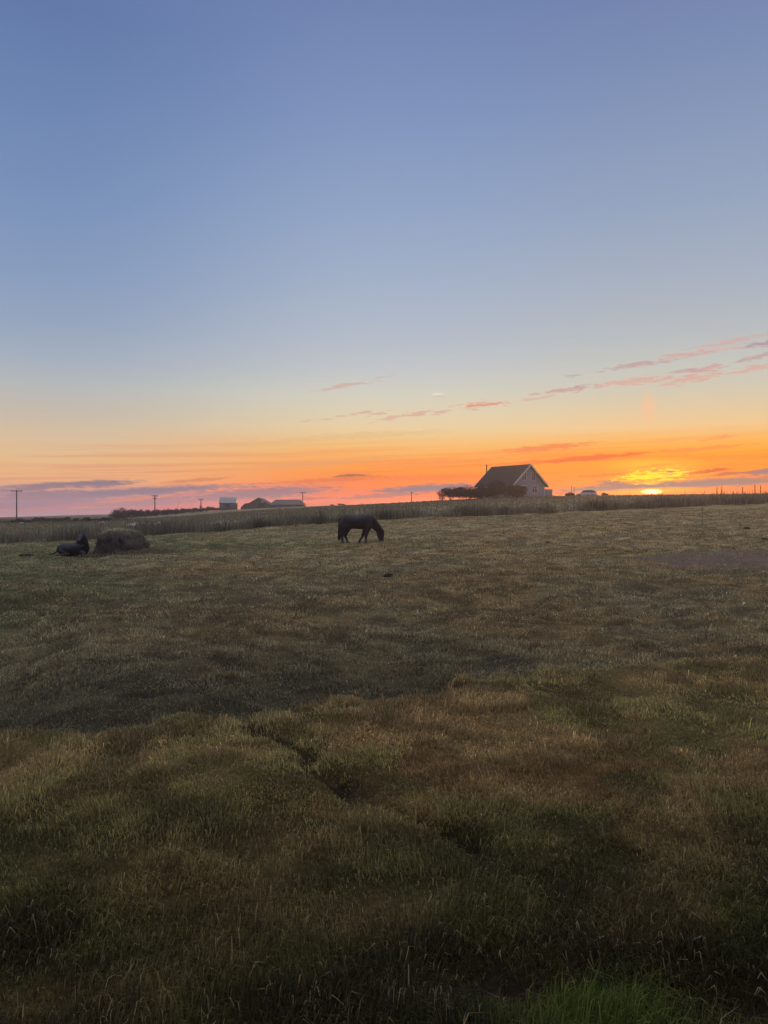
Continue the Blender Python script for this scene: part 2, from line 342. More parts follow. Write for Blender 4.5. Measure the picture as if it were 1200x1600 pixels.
def leaf_mat(name, base=None, trans=.3, rough=.65, spec=.25):
    m = bpy.data.materials.new(name); m.use_nodes = True; q = N(m.node_tree); nt = m.node_tree; b = nt.nodes['Principled BSDF']
    if base is None:
        a = q.new('ShaderNodeAttribute', attribute_name='tint'); col = a.outputs['Color']
    else:
        t = q.new('ShaderNodeTexCoord'); col = q.mix(q.ss(q.noise(t.outputs['Object'], 3., 3.), .35, .65), base, tuple(x*.6 for x in base))
    q.put(b.inputs['Base Color'], col); b.inputs['Roughness'].default_value = rough; b.inputs['Specular IOR Level'].default_value = spec
    tr = q.new('ShaderNodeBsdfTranslucent'); q.put(tr.inputs[0], col)
    ms = q.new('ShaderNodeMixShader'); ms.inputs[0].default_value = trans
    nt.links.new(b.outputs[0], ms.inputs[1]); nt.links.new(tr.outputs[0], ms.inputs[2]); nt.links.new(ms.outputs[0], nt.nodes['Material Output'].inputs['Surface'])
    return m
M = {}
M['grass'] = leaf_mat('grass_blades', trans=.42)
M['hay'] = leaf_mat('hay_strands', trans=.15, rough=.8)
M['leaf'] = leaf_mat('dark_leaves', (.020, .023, .016), .05)
M['leaf2'] = leaf_mat('scrub_leaves', (.03, .033, .024), .05)
M['bark'] = mat('bark', (.07, .055, .04), (.04, .03, .024), .9, 8.)
M['wood'] = mat('weathered_wood', (.28, .245, .20), (.18, .155, .13), .85, 6., stretch=(6, 6, .6))
M['darkwood'] = mat('tarred_wood', (.05, .04, .035), (.03, .025, .022), .85, 6., stretch=(6, 6, .4))
M['metal'] = mat('grey_metal', (.25, .25, .26), (.2, .2, .2), .5, 5., metal=.7)
M['insul'] = mat('insulator', (.3, .27, .24), (.2, .16, .14), .3, 5.)
M['coat'] = mat('black_horse_coat', (.029, .030, .036), (.018, .019, .023), .6, 6., .25, bump=.15, bscale=60.)
M['hair'] = mat('black_horse_hair', (.012, .011, .011), (.022, .02, .018), .7, 14., .2, stretch=(20, 20, 2))
M['hoof'] = mat('horse_hoof', (.05, .045, .04), (.03, .028, .025), .6, 9.)
M['wool'] = mat('sheep_wool', (.62, .60, .54), (.48, .46, .4), .95, 12., .1, bump=.5, bscale=30.)
M['face'] = mat('sheep_skin', (.5, .46, .4), (.4, .36, .3), .8, 12.)
M['siding'] = mat('pale_siding', (.295, .322, .338), (.28, .306, .32), .7, 2., stretch=(1, 1, 8))
M['roof'] = mat('dark_roof', (.030, .030, .031), (.024, .024, .025), .85, 1.5, .15)
M['white'] = mat('white_paint', (.78, .76, .73), (.7, .68, .66), .5, 3.)
M['glass'] = mat('window_glass', (.03, .032, .036), (.02, .022, .025), .08, 3., .6)
M['concrete'] = mat('plinth_concrete', (.22, .21, .2), (.16, .155, .15), .9, 2.)
M['barn'] = mat('barn_wall', (.10, .106, .114), (.066, .07, .076), .85, .8)
M['barnroof'] = mat('barn_sheet_roof', (.045, .05, .056), (.034, .037, .042), .55, .6, .4)
M['shedroof'] = mat('pale_sheet_roof', (.24, .285, .315), (.19, .23, .26), .5, .6, .4)
M['door'] = mat('barn_door', (.05, .05, .05), (.035, .035, .035), .8, 2.)
M['carpaint'] = mat('silver_car_paint', (.55, .54, .52), (.52, .51, .49), .3, 1., .5, metal=.2)
M['tyre'] = mat('tyre_rubber', (.025, .025, .025), (.018, .018, .018), .8, 5.)
M['rock'] = mat('pale_stone', (.35, .34, .32), (.22, .21, .2), .9, 3., bump=.5, bscale=6.)
M['clod'] = mat('dark_earth', (.035, .028, .022), (.022, .018, .014), .95, 8., .1, bump=.6, bscale=30.)

# ground material: tint attribute broken up by thatch noise
gm = bpy.data.materials.new('turf_soil'); gm.use_nodes = True; q = N(gm.node_tree); b = gm.node_tree.nodes['Principled BSDF']
at_ = q.new('ShaderNodeAttribute', attribute_name='tint'); t = q.new('ShaderNodeTexCoord')
nf = q.noise(t.outputs['Object'], 22., 5., .7); nf2 = q.noise(t.outputs['Object'], 3.2, 4., .6)
colg = q.mix(1.0, at_.outputs['Color'], q.ramp(nf, [(.3, (.45, .42, .40)), (.55, (.9, .88, .84)), (.72, (1.35, 1.3, 1.2))]), 'MULTIPLY')
colg = q.mix(1.0, colg, q.ramp(nf2, [(.3, (.72, .74, .74)), (.7, (1.2, 1.16, 1.1))]), 'MULTIPLY')
q.put(b.inputs['Base Color'], colg); b.inputs['Roughness'].default_value = .95; b.inputs['Specular IOR Level'].default_value = .1
bp = q.new('ShaderNodeBump'); bp.inputs['Strength'].default_value = .8; bp.inputs['Distance'].default_value = .05
q.put(bp.inputs['Height'], nf); gm.node_tree.links.new(bp.outputs[0], b.inputs['Normal'])
M['ground'] = gm

# ------------------------------------------------------------------ object helpers
def link(name, me, m=None, parent=None, loc=None, smooth=False):
    o = bpy.data.objects.new(name, me); C.objects.link(o)
    if m: me.materials.append(m)
    if parent: o.parent = parent
    if loc is not None: o.location = loc
    if smooth: me.polygons.foreach_set('use_smooth', [True]*len(me.polygons))
    return o
def tag(o, label=None, cat=None, group=None, kind=None):
    if label: o['label'] = label
    if cat: o['category'] = cat
    if group: o['group'] = group
    if kind: o['kind'] = kind
    return o
def thing(name, label, cat, loc=(0, 0, 0), rz=0., group=None):
    o = bpy.data.objects.new(name, None); C.objects.link(o); o.location = loc; o.rotation_euler = (0, 0, rz); o.empty_display_size = .2
    return tag(o, label, cat, group)
def copy_tree(o, parent=None):
    c = o.copy(); C.objects.link(c)
    if parent: c.parent = parent
    for ch in list(o.children): copy_tree(ch, c)
    return c
class MB:
    def __init__(s): s.v = []; s.f = []
    def add(s, vs, fs):
        k = len(s.v); s.v += [tuple(p) for p in vs]; s.f += [tuple(i+k for i in f) for f in fs]; return s
    def box(s, x0, x1, y0, y1, z0, z1):
        return s.add([(x0, y0, z0), (x1, y0, z0), (x1, y1, z0), (x0, y1, z0), (x0, y0, z1), (x1, y0, z1), (x1, y1, z1), (x0, y1, z1)],
                     [(3, 2, 1, 0), (4, 5, 6, 7), (0, 1, 5, 4), (1, 2, 6, 5), (2, 3, 7, 6), (3, 0, 4, 7)])
    def rings(s, rings, closed=True):
        k = len(s.v); m = len(rings[0])
        for r in rings: s.v += [tuple(p) for p in r]
        for i in range(len(rings)-1):
            for j in range(m):
                a = k+i*m+j; b_ = k+i*m+(j+1) % m; s.f.append((a, b_, b_+m, a+m))
        if closed:
            s.f.append(tuple(k+j for j in reversed(range(m)))); s.f.append(tuple(k+(len(rings)-1)*m+j for j in range(m)))
        return s
    def tube(s, pts, seg=8):      # pts: (x,y,z,r) or (x,y,z,ra,rb), rb sideways
        rs = []; P = [Vector(p[:3]) for p in pts]
        for i, p in enumerate(pts):
            t = (P[min(i+1, len(P)-1)]-P[max(i-1, 0)]).normalized()
            ref = Vector((0, 1, 0)) if abs(t.y) < .85 else Vector((1, 0, 0))
            side = (ref-t*ref.dot(t)).normalized(); up = t.cross(side).normalized()
            ra = p[3]; rb = p[4] if len(p) > 4 else ra
            rs.append([P[i]+up*(ra*math.cos(2*math.pi*j/seg))+side*(rb*math.sin(2*math.pi*j/seg)) for j in range(seg)])
        return s.rings(rs)
    def prism(s, poly, axis, a, b_):   # polygon in the two other axes extruded along axis
        def mk(p, h):
            return {'x': (h, p[0], p[1]), 'y': (p[0], h, p[1]), 'z': (p[0], p[1], h)}[axis]
        m = len(poly)
        return s.add([mk(p, a) for p in poly]+[mk(p, b_) for p in poly],
                     [tuple(range(m)), tuple(reversed(range(m, 2*m)))]+[(i, m+i, m+(i+1) % m, (i+1) % m) for i in range(m)])
    def mesh(s, name):
        me = bpy.data.meshes.new(name); me.from_pydata(s.v, [], s.f); bm = bmesh.new(); bm.from_mesh(me)
        bmesh.ops.recalc_face_normals(bm, faces=bm.faces); bm.to_mesh(me); bm.free(); me.update(); return me
    def build(s, name, m, parent=None, smooth=False, loc=None):
        return link(name, s.mesh(name), m, parent, loc, smooth)
def blob(name, mb, voxel, m, parent=None, it=6, fac=.6):
    """one continuous surface grown over the lofts"""
    o = mb.build(name+'_raw', None); r = o.modifiers.new('r', 'REMESH'); r.mode = 'VOXEL'; r.voxel_size = voxel
    s = o.modifiers.new('s', 'SMOOTH'); s.factor = fac; s.iterations = it
    me = bpy.data.meshes.new_from_object(o.evaluated_get(bpy.context.evaluated_depsgraph_get()))
    bpy.data.objects.remove(o); me.name = name; me.materials.clear()
    return link(name, me, m, parent, smooth=True)
def fast_mesh(name, V, loops, starts, colors=None):
    me = bpy.data.meshes.new(name)
    me.vertices.add(len(V)); me.vertices.foreach_set('co', np.ascontiguousarray(V, np.float32).ravel())
    me.loops.add(len(loops)); me.loops.foreach_set('vertex_index', np.ascontiguousarray(loops, np.int32))
    me.polygons.add(len(starts)); me.polygons.foreach_set('loop_start', np.ascontiguousarray(starts, np.int32))
    me.update(calc_edges=True)
    if colors is not None:
        a = me.attributes.new('tint', 'FLOAT_COLOR', 'POINT')
        a.data.foreach_set('color', np.ascontiguousarray(np.hstack([colors, np.ones((len(V), 1))]), np.float32).ravel())
    return me
def blades(name, x, y, z, L, W, lean_dir, lean, col, m, droop=.35, parent=None):
    """curved tapering grass blades: five points, a quad and a tip each"""
    k = len(x); face = rng.uniform(0, 2*math.pi, k)
    fx, fy = np.cos(face)*W/2, np.sin(face)*W/2
    lx, ly = np.cos(lean_dir)*lean, np.sin(lean_dir)*lean
    h1 = L*.55*np.sqrt(np.clip(1-(lean*.6)**2, .1, 1)); h2 = L*np.clip(1-lean*.75-droop*rng.uniform(0, 1, k)*.5, .12, 1)
    V = np.empty((k, 5, 3))
    V[:, 0] = np.stack([x-fx, y-fy, z-.012], 1); V[:, 1] = np.stack([x+fx, y+fy, z-.012], 1)
    mx_, my_ = x+lx*L*.35, y+ly*L*.35
    V[:, 2] = np.stack([mx_+fx*.75, my_+fy*.75, z+h1], 1); V[:, 3] = np.stack([mx_-fx*.75, my_-fy*.75, z+h1], 1)
    V[:, 4] = np.stack([x+lx*L*.95, y+ly*L*.95, z+h2], 1)
    base = np.arange(k)[:, None]*5
    loops = (base+np.array([0, 1, 2, 3, 3, 2, 4])).ravel()
    starts = (np.arange(k)[:, None]*7+np.array([0, 4])).ravel()
    cc = np.repeat(col[:, None, :], 5, 1)
    cc[:, 4] *= 1.15
    return link(name, fast_mesh(name, V.reshape(-1, 3), loops, starts, cc.reshape(-1, 3)), m, parent)

# ------------------------------------------------------------------ ground sheet
th = np.concatenate([np.radians(np.arange(-180, -42, 4.)), np.radians(np.arange(-42, 42, .25)), np.radians(np.arange(42, 180, 4.))])
rr = np.concatenate([[.05, .3, .6, .9], np.exp(np.arange(math.log(1.2), math.log(900.), .0115))])
TH, RR = np.meshgrid(th, rr)
gx = (RR*np.sin(TH)).ravel(); gy = (RR*np.cos(TH)).ravel()
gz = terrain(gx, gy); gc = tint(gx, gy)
u_, d_, t_ = ud(gx, gy)
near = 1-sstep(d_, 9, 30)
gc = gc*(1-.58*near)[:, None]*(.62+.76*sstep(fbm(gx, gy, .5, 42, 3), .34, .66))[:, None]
sl = soil(gx, gy)[:, None]; gc = gc*(1-sl)+np.array([.165, .130, .105])*(.7+.5*fbm(gx, gy, .7, 95, 4))[:, None]*sl
md = np.clip(mud(gx, gy)*1.3+np.exp(-(rut_dist(gx, gy)/.07)**2)*.8, 0, 1)[:, None]; gc = gc*(1-md)+np.array([.022, .017, .013])*md
nT, nR = len(th), len(rr)
i = np.arange(nR-1)[:, None]*nT; j = np.arange(nT)[None, :]; jn = (j+1) % nT
quad = np.stack([i+j, i+jn, i+jn+nT, i+j+nT], -1).reshape(-1, 4)
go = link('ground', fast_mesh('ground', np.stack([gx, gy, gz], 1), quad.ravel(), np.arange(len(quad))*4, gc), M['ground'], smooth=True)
go.data.flip_normals()
tag(go, kind='structure')

# ------------------------------------------------------------------ grass on the mown paddock
def scatter(d0, d1, dens, ext=.60, pad=.8):
    area_n = int(dens*((ext*(d1*d1-d0*d0))+2*pad*(d1-d0)))
    d = np.sqrt(rng.uniform(d0*d0, d1*d1, area_n)); x = rng.uniform(-1, 1, area_n)*(ext*d+pad)
    return x, d
xs, ys, Ls, Ws = [], [], [], []
for (d0, d1, dens, L, W) in ((1.7, 3.2, 12500, .052, .0034), (3.2, 5., 10000, .050, .004), (5., 8., 5600, .044, .0054), (8., 13., 2000, .05, .009), (13., 22., 720, .05, .014), (22., 36., 250, .048, .022), (36., 60., 60, .05, .04)):
    x, y = scatter(d0, d1, dens); k = len(x)
    tus = fbm(x, y, .45, 51, 3)
    keep = rng.uniform(0, 1, k) > np.clip(mud(x, y)*1.15, 0, .97)
    keep &= rng.uniform(0, 1, k) > soil(x, y)*.86
    keep &= rng.uniform(0, 1, k) > np.exp(-(rut_dist(x, y)/.07)**2)*.9
    keep &= rng.uniform(0, 1, k) < .6+.8*sstep(tus, .34, .58)
    u, d, _t = ud(x, y); keep &= d < fence_d(u)+1
    x, y, tus = x[keep], y[keep], tus[keep]; k = len(x)
    xs.append(x); ys.append(y); Ls.append(L*(.5+1.0*sstep(tus, .3, .7))*rng.lognormal(0, .3, k)); Ws.append(W*rng.uniform(.7, 1.4, k))
x = np.concatenate(xs); y = np.concatenate(ys); L = np.concatenate(Ls); W = np.concatenate(Ws); k = len(x)
lush = np.exp(-(((x-.64)/.27)**2+((y-2.34)/.2)**2))
L = L*(1+.7*lush)
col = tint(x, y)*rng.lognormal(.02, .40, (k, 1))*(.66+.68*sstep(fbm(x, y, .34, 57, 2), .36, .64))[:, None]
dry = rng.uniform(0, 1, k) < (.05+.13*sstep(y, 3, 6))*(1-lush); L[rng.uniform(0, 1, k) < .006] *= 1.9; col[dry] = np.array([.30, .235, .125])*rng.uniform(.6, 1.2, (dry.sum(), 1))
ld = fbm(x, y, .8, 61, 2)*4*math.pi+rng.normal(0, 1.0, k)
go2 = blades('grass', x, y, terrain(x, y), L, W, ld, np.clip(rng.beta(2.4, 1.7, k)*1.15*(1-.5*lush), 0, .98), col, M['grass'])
tag(go2, 'short rough turf of brown, olive and green blades covering the paddock', 'grass', kind='stuff')

# tall uncut grass along the fence
k = 52000
u = rng.uniform(-.72, .72, k); off = rng.beta(1.3, 2.2, k)*7.5-.4
d = fence_d(u)+off+(vnoise(u*60, 0*u, 1., 12)-.5)*1.4; x = u*d; y = d
cl = fbm(x, y, 2.2, 71, 3); keep = rng.uniform(0, 1, k) < .25+1.2*sstep(cl, .38, .6)
x, y, u, cl, off = x[keep], y[keep], u[keep], cl[keep], off[keep]; k = len(x)
L = (.22+.68*sstep(cl, .34, .7))*rng.lognormal(-.1, .3, k)*(1+.12*sstep(u, .12, .42))*(1-.25*sstep(u, .15, .4)*(rng.uniform(0, 1, k) < .5)); W = rng.uniform(.018, .045, k)
col = np.where((rng.uniform(0, 1, k) < .6)[:, None], np.array([.235, .21, .145]), np.array([.15, .145, .098]))*rng.lognormal(0, .25, (k, 1))
wd = sstep(fbm(x, y, 1.6, 73, 2), .62, .76)[:, None]*.75; col = col*(1-wd)+np.array([.075, .075, .05])*wd
tgo = blades('tall_grass', x, y, terrain(x, y), L, W, rng.uniform(0, 6.28, k), rng.beta(1.6, 4, k)*.7, col, M['grass'], droop=.15)
tag(tgo, 'strip of tall uncut grass and weeds along the paddock fence', 'tall grass', kind='stuff')
# pasture grass past the fence, up to the houses
k = 46000
d = np.sqrt(rng.uniform(58.**2, 170.**2, k)); u = rng.uniform(-.62, .62, k); keep = d > fence_d(u)+4
d, u = d[keep], u[keep]; k = len(d); x, y = u*d, d
L = rng.lognormal(math.log(.2), .35, k); W = .05+.0012*d*rng.uniform(.6, 1.3, k)
pgo = blades('pasture_grass', x, y, terrain(x, y), L, W, rng.uniform(0, 6.28, k), rng.beta(2, 3, k), tint(x, y)*rng.lognormal(0, .12, (k, 1)), M['grass'])
tag(pgo, 'paler grazed pasture sloping up beyond the fence', 'pasture', kind='stuff')

# ------------------------------------------------------------------ wire fence
fu = np.linspace(-.66, .66, 33); fd_ = fence_d(fu)+1.2; fx = fu*fd_; fz = terrain(fx, fd_)
fence = thing('wire_fence', 'wire fence on slim wooden posts running through the tall grass', 'fence', (float(fx[0]), float(fd_[0]), float(fz[0])))
fo = Vector(fence.location)
post_me = MB().tube([(0, 0, -.4, .032), (0, 0, 1.0, .03), (.01, 0, 1.08, .028)], 8).mesh('post'); post_me.materials.append(M['wood'])
for a, b_, c in zip(fx, fd_, fz):
    p = bpy.data.objects.new('post', post_me); C.objects.link(p); p.parent = fence
    p.location = Vector((a, b_, c))-fo; p.rotation_euler = (random.uniform(-.06, .06), random.uniform(-.06, .06), random.uniform(0, 3)); p.scale = (1, 1, random.uniform(.9, 1.1))
for h in (.30, .55, .78, 1.0):
    MB().tube([tuple(Vector((a, b_-.05, c+h))-fo)+(.0035,) for a, b_, c in zip(fx, fd_, fz)], 5).build('wire', M['metal'], fence)
# slim stakes
def stake(px, d, h, r, label, grp=None, m='wood'):
    x, y, z = at(px, d)
    o = MB().tube([(0, 0, -.3, r), (.01, .01, h*.6, r*.95), (.02, .01, h, r*.85)], 8).build('wooden_stake', M[m], None, loc=(x, y, z)); return tag(o, label, 'stake', grp)
stake(1097, 43.5, 1.2, .026, 'slim pale stake standing alone in the mown paddock below the sunset')
stake(893, 143., 2.0, .05, 'thin dark stake left of the silver car beside the dark round shrub', m='darkwood')
stake(897, 146., 1.9, .05, 'thin dark stake just left of the silver car, nearer to it', m='darkwood')

# ------------------------------------------------------------------ seed-headed weeds on the right skyline
def weed(px, d, h, label):
    x, y, z = at(px, d)
    t = thing('dock_plant', label, 'weed', (x, y, z), random.uniform(0, 6), 'tall seed-headed weeds on the skyline')
    MB().tube([(0, 0, -.05, .02), (.03, .01, h*.6, .016), (.05, .03, h, .01)], 6).build('stem', M['leaf2'], t)
    mb = MB()
    for k in range(34):
        zz = h*random.uniform(.62, 1.04); a = random.uniform(0, 6.28); r = .05*(1.15-zz/h)+.012
        mb.tube([(.04+r*.2*math.cos(a), r*.2*math.sin(a), zz-.05, .01), (.04+r*math.cos(a), r*math.sin(a), zz+.03, .015), (.04+r*1.1*math.cos(a), r*1.1*math.sin(a), zz+.07, .004)], 5)
    mb.build('seed_head', M['leaf2'], t)
for px, d, h, lb in ((1120, 69, 1.35, 'stalky seed-headed weed on the skyline right of the sunset, leftmost of the five'), (1128, 69, 1.4, 'seed-headed weed on the skyline, second from left of the five'),
                     (1160, 69.5, 1.3, 'lone middle seed-headed weed on the skyline near the right edge'), (1180, 70, 1.5, 'tallest seed-headed weed on the skyline at the right edge'), (1189, 70.5, 1.4, 'rightmost seed-headed weed on the skyline')):
    weed(px, d, h, lb)

# ------------------------------------------------------------------ grazing horse
K = .0035
def hp(Xp, Yp): return ((Xp-520)*K, (580-Yp)*K)
hx, hy, hz = hit(560.5, 848.5, 20.)
horse = thing('horse', 'black horse standing side-on with its head down grazing in the paddock', 'horse', (hx, hy, tz(hx, hy)-.01))
mb = MB()
tr = []
for X_, top, bot, hw in ((272, 240, 320, .10), (290, 222, 360, .18), (325, 203, 392, .25), (370, 191, 400, .285), (440, 200, 389, .295), (520, 205, 395, .315), (580, 192, 399, .30), (630, 185, 402, .265), (680, 208, 400, .215), (712, 240, 388, .15)):
    xm, zt_ = hp(X_, top); _, zb = hp(X_, bot); tr.append((xm, 0, (zt_+zb)/2, (zt_-zb)/2, hw))
mb.tube(tr, 20)
def loft(pts, y=0, seg=14):
    mb.tube([(*[hp(a, b_)[0]], y if not callable(y) else y(i), hp(a, b_)[1], ra, rb) for i, (a, b_, ra, rb) in enumerate(pts)], seg)
loft([(640, 290, .34, .2), (690, 310, .27, .17), (738, 345, .205, .125), (780, 390, .175, .10), (806, 425, .165, .09)])
loft([(792, 402, .15, .09), (804, 440, .185, .105), (812, 480, .165, .097), (818, 520, .125, .08), (821, 548, .105, .07), (822, 568, .09, .062), (821, 575, .055, .045)])
for s in (-1, 1):   # ears
    loft([(822, 400, .035, .035), (838, 392, .03, .025), (852, 392, .008, .008)], y=s*.055, seg=8)
LEGS = {-1: ([(350, 262, .12, .07), (340, 310, .22, .11), (333, 350, .235, .125), (328, 390, .19, .11), (312, 440, .11, .075), (300, 480, .07, .05), (303, 500, .055, .042), (308, 535, .04, .036), (305, 556, .048, .045), (311, 570, .05, .05), (314, 580, .062, .056)],
             [(646, 290, .10, .07), (643, 345, .165, .10), (634, 405, .12, .085), (626, 440, .078, .06), (620, 480, .058, .052), (617, 500, .045, .042), (616, 535, .038, .036), (613, 556, .046, .044), (620, 570, .048, .05), (624, 580, .06, .055)]),
        1: ([(362, 262, .12, .07), (362, 310, .2, .11), (362, 350, .20, .125), (362, 390, .16, .11), (350, 440, .09, .07), (341, 480, .064, .05), (346, 502, .05, .042), (359, 535, .04, .036), (365, 554, .048, .045), (373, 568, .05, .05), (377, 579, .06, .055)],
            [(640, 290, .10, .07), (632, 345, .165, .10), (608, 405, .12, .085), (590, 440, .078, .06), (570, 482, .058, .052), (561, 500, .045, .042), (541, 533, .038, .036), (530, 550, .046, .044), (530, 566, .048, .05), (532, 578, .058, .055)])}
for s in (-1, 1):
    for pts in LEGS[s]: loft([(a, b_, ra*1.22, rb*1.15) for a, b_, ra, rb in pts], y=s*.145, seg=12)
blob('body', mb, .016, M['coat'], horse, 12, .6)
mb = MB()                                                        # hair: tail of many locks
for k in range(46):
    a = random.uniform(-1, 1); b_ = random.uniform(-1, 1); le = random.uniform(.8, 1.02)
    x0, z0 = hp(274, 246); 
    mb.tube([(x0+.01*a, .02*b_, z0+.01, .018), (x0-.02+.04*a, .05*b_, z0-.10, .026), (x0-.015+.06*a, .07*b_, z0-.45*le, .024), (x0-.025+.065*a, .075*b_, z0-.8*le, .016), (x0-.06+.05*a, .06*b_, z0-1.07*le, .004)], 5)
mb.build('tail', M['hair'], horse)
mb = MB()
mane_line = [(668, 200), (700, 222), (735, 258), (770, 302), (800, 345), (826, 382)]
for k in range(90):
    t_ = random.uniform(0, .999)*5; i0 = int(t_); f_ = t_-i0
    cx_ = mane_line[i0][0]*(1-f_)+mane_line[i0+1][0]*f_; cz_ = mane_line[i0][1]*(1-f_)+mane_line[i0+1][1]*f_
    x0, z0 = hp(cx_, cz_+6); s = random.choice((-1, 1, -1)); le = random.uniform(.22, .36)
    mb.tube([(x0-.01, 0, z0-.02, .02), (x0+.02, s*.05, z0+.005, .022), (x0+.03, s*.125, z0-.12, .02), (x0+.04, s*.15, z0-le, .006)], 5)
mb.build('mane', M['hair'], horse)
mb = MB()
for k in range(24):
    x0, z0 = hp(832+random.uniform(-6, 6), 398); s = random.uniform(-1, 1)
    mb.tube([(x0-.02, .03*s, z0, .018), (x0+.05, .05*s, z0-.06, .018), (x0+.06, .06*s, z0-.2, .012), (x0+.045, .06*s, z0-.32, .003)], 5)
mb.build('forelock', M['hair'], horse)
for a, b_, s in ((314, 579, -1), (377, 578, 1), (624, 579, -1), (532, 577, 1)):
    x0, z0 = hp(a, b_); MB().tube([(x0-.012, s*.145, z0+.055, .054, .052), (x0, s*.145, z0+.02, .064, .06), (x0+.006, s*.145, z0-.012, .07, .064)], 12).build('hoof', M['hoof'], horse, True)

# ------------------------------------------------------------------ resting horse
lx_, ly_, lz_ = hit(113.5, 868, 20.)
ho2 = thing('horse', 'dark horse lying on the grass with its head up, left of the hay heap', 'horse', (lx_, ly_, tz(lx_, ly_)-.02))
ho2.scale = (.97, .97, .76)
mb = MB()
mb.tube([(-.64, .22, .22, .15, .17), (-.52, .20, .29, .29, .28), (-.30, .12, .34, .34, .33), (-.02, .0, .34, .335, .35), (.26, -.10, .37, .34, .32), (.48, -.18, .40, .32, .26), (.64, -.26, .38, .24, .19)], 18)
mb.tube([(.36, -.12, .42, .36, .22), (.48, -.20, .66, .26, .17), (.50, -.25, .90, .175, .13), (.48, -.29, 1.09, .145, .11)], 14)
mb.tube([(.47, -.24, 1.12, .13, .11), (.48, -.36, 1.10, .14, .12), (.50, -.50, 1.00, .11, .10), (.52, -.63, .88, .085, .08), (.53, -.73, .80, .07, .07), (.53, -.77, .77, .04, .045)], 14)
for s in (-1, 1): mb.tube([(.47+s*.06, -.27, 1.17, .045), (.465+s*.075, -.26, 1.25, .038), (.465+s*.08, -.27, 1.33, .008)], 8)
# folded legs
mb.tube([(.50, -.34, .22, .13), (.66, -.46, .12, .085), (.72, -.50, .08, .06), (.52, -.56, .06, .045), (.42, -.58, .05, .05)], 10)
mb.tube([(.55, -.06, .22, .13), (.74, -.10, .12, .08), (.80, -.14, .08, .06), (.70, -.30, .06, .045), (.66, -.36, .05, .05)], 10)
mb.tube([(-.40, -.06, .26, .20), (-.12, -.22, .14, .12), (-.02, -.28, .10, .075), (-.30, -.30, .07, .05), (-.44, -.30, .06, .045), (-.52, -.30, .05, .05)], 10)
blob('body', mb, .02, M['coat'], ho2, 5, .5)
mb = MB()
for k in range(34):
    a = random.uniform(-1, 1); b_ = random.uniform(-1, 1)
    mb.tube([(-.68+.01*a, .22, .28, .018), (-.76+.02*a, .18+.04*b_, .17, .02), (-.86+.05*a, .1+.07*b_, .07, .018), (-1.0+.08*a, .04+.08*b_, .035, .004)], 5)
mb.build('tail', M['hair'], ho2)
mb = MB()
for k in range(60):
    t_ = random.uniform(0, 1); s = random.choice((-1, 1))
    c_ = Vector((.36, -.08, .70)).lerp(Vector((.46, -.20, 1.16)), t_)
    mb.tube([(c_.x, c_.y, c_.z, .018), (c_.x+s*.08+.02, c_.y-.02, c_.z-.03, .02), (c_.x+s*.13+.05, c_.y-.06, c_.z-random.uniform(.15, .3), .006)], 5)
mb.build('mane', M['hair'], ho2)

# ------------------------------------------------------------------ hay heap
bx_, by_, bz_ = hit(191, 865.5, 20.)
heap = thing('hay_heap', 'big round-topped heap of loose dark hay beside the resting horse', 'hay', (bx_, by_, tz(bx_, by_)))
heap.scale = (.90, .90, .95)
bm = bmesh.new(); bmesh.ops.create_icosphere(bm, subdivisions=5, radius=1.0)
P = np.array([v.co[:] for v in bm.verts])
def heap_shape(P):
    nrm = P/np.linalg.norm(P, axis=1)[:, None]
    q_ = (np.abs(nrm)**3.6).sum(1)**(-1/3.6)
    R = nrm*q_[:, None]
    X_ = R[:, 0]*.98*(1-.10*np.clip(R[:, 2], 0, 1)); Y_ = R[:, 1]*1.1; Z_ = R[:, 2]*.93
    Z_ = Z_+.07*np.exp(-((X_+.15)/.6)**2)*(R[:, 2] > 0)
    ang = np.arctan2(R[:, 1], R[:, 0])
    nn = fbm(ang*2.+9, R[:, 2]*1.3, .5, 81, 4)-.5
    f_ = 1+.30*nn
    return np.stack([X_*f_, Y_*f_, Z_*(1+.08*nn)], 1)
P2 = heap_shape(P)
for v, p in zip(bm.verts, P2): v.co = p
me = bpy.data.meshes.new('hay_core'); bm.to_mesh(me); bm.free()
hm = mat('packed_hay', (.125, .112, .096), (.075, .068, .062), .95, 9., .1, bump=1., bscale=40., stretch=(1, 1, 3))
link('hay_core', me, hm, heap, smooth=True)
k = 6500
v0 = rng.normal(0, 1, (k, 3)); v0[:, 2] = np.abs(v0[:, 2])*1.1; p = heap_shape(v0)
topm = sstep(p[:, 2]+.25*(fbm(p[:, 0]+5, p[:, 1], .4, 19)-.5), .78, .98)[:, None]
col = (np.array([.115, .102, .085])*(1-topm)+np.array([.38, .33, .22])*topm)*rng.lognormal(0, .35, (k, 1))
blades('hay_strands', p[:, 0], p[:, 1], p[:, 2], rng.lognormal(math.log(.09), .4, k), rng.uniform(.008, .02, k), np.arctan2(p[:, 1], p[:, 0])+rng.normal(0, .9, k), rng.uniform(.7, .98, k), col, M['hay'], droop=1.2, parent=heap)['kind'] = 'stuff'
k = 5000
a = rng.uniform(0, 6.28, k); r_ = 1.0+np.abs(rng.normal(0, .3, k)); x = r_*np.cos(a)*1.1+(rng.uniform(0, 1, k) < .3)*rng.uniform(0, 1.4, k); y = r_*np.sin(a)*1.1
zz = (terrain(x*.9+bx_, y*.9+by_)-heap.location.z)/.95
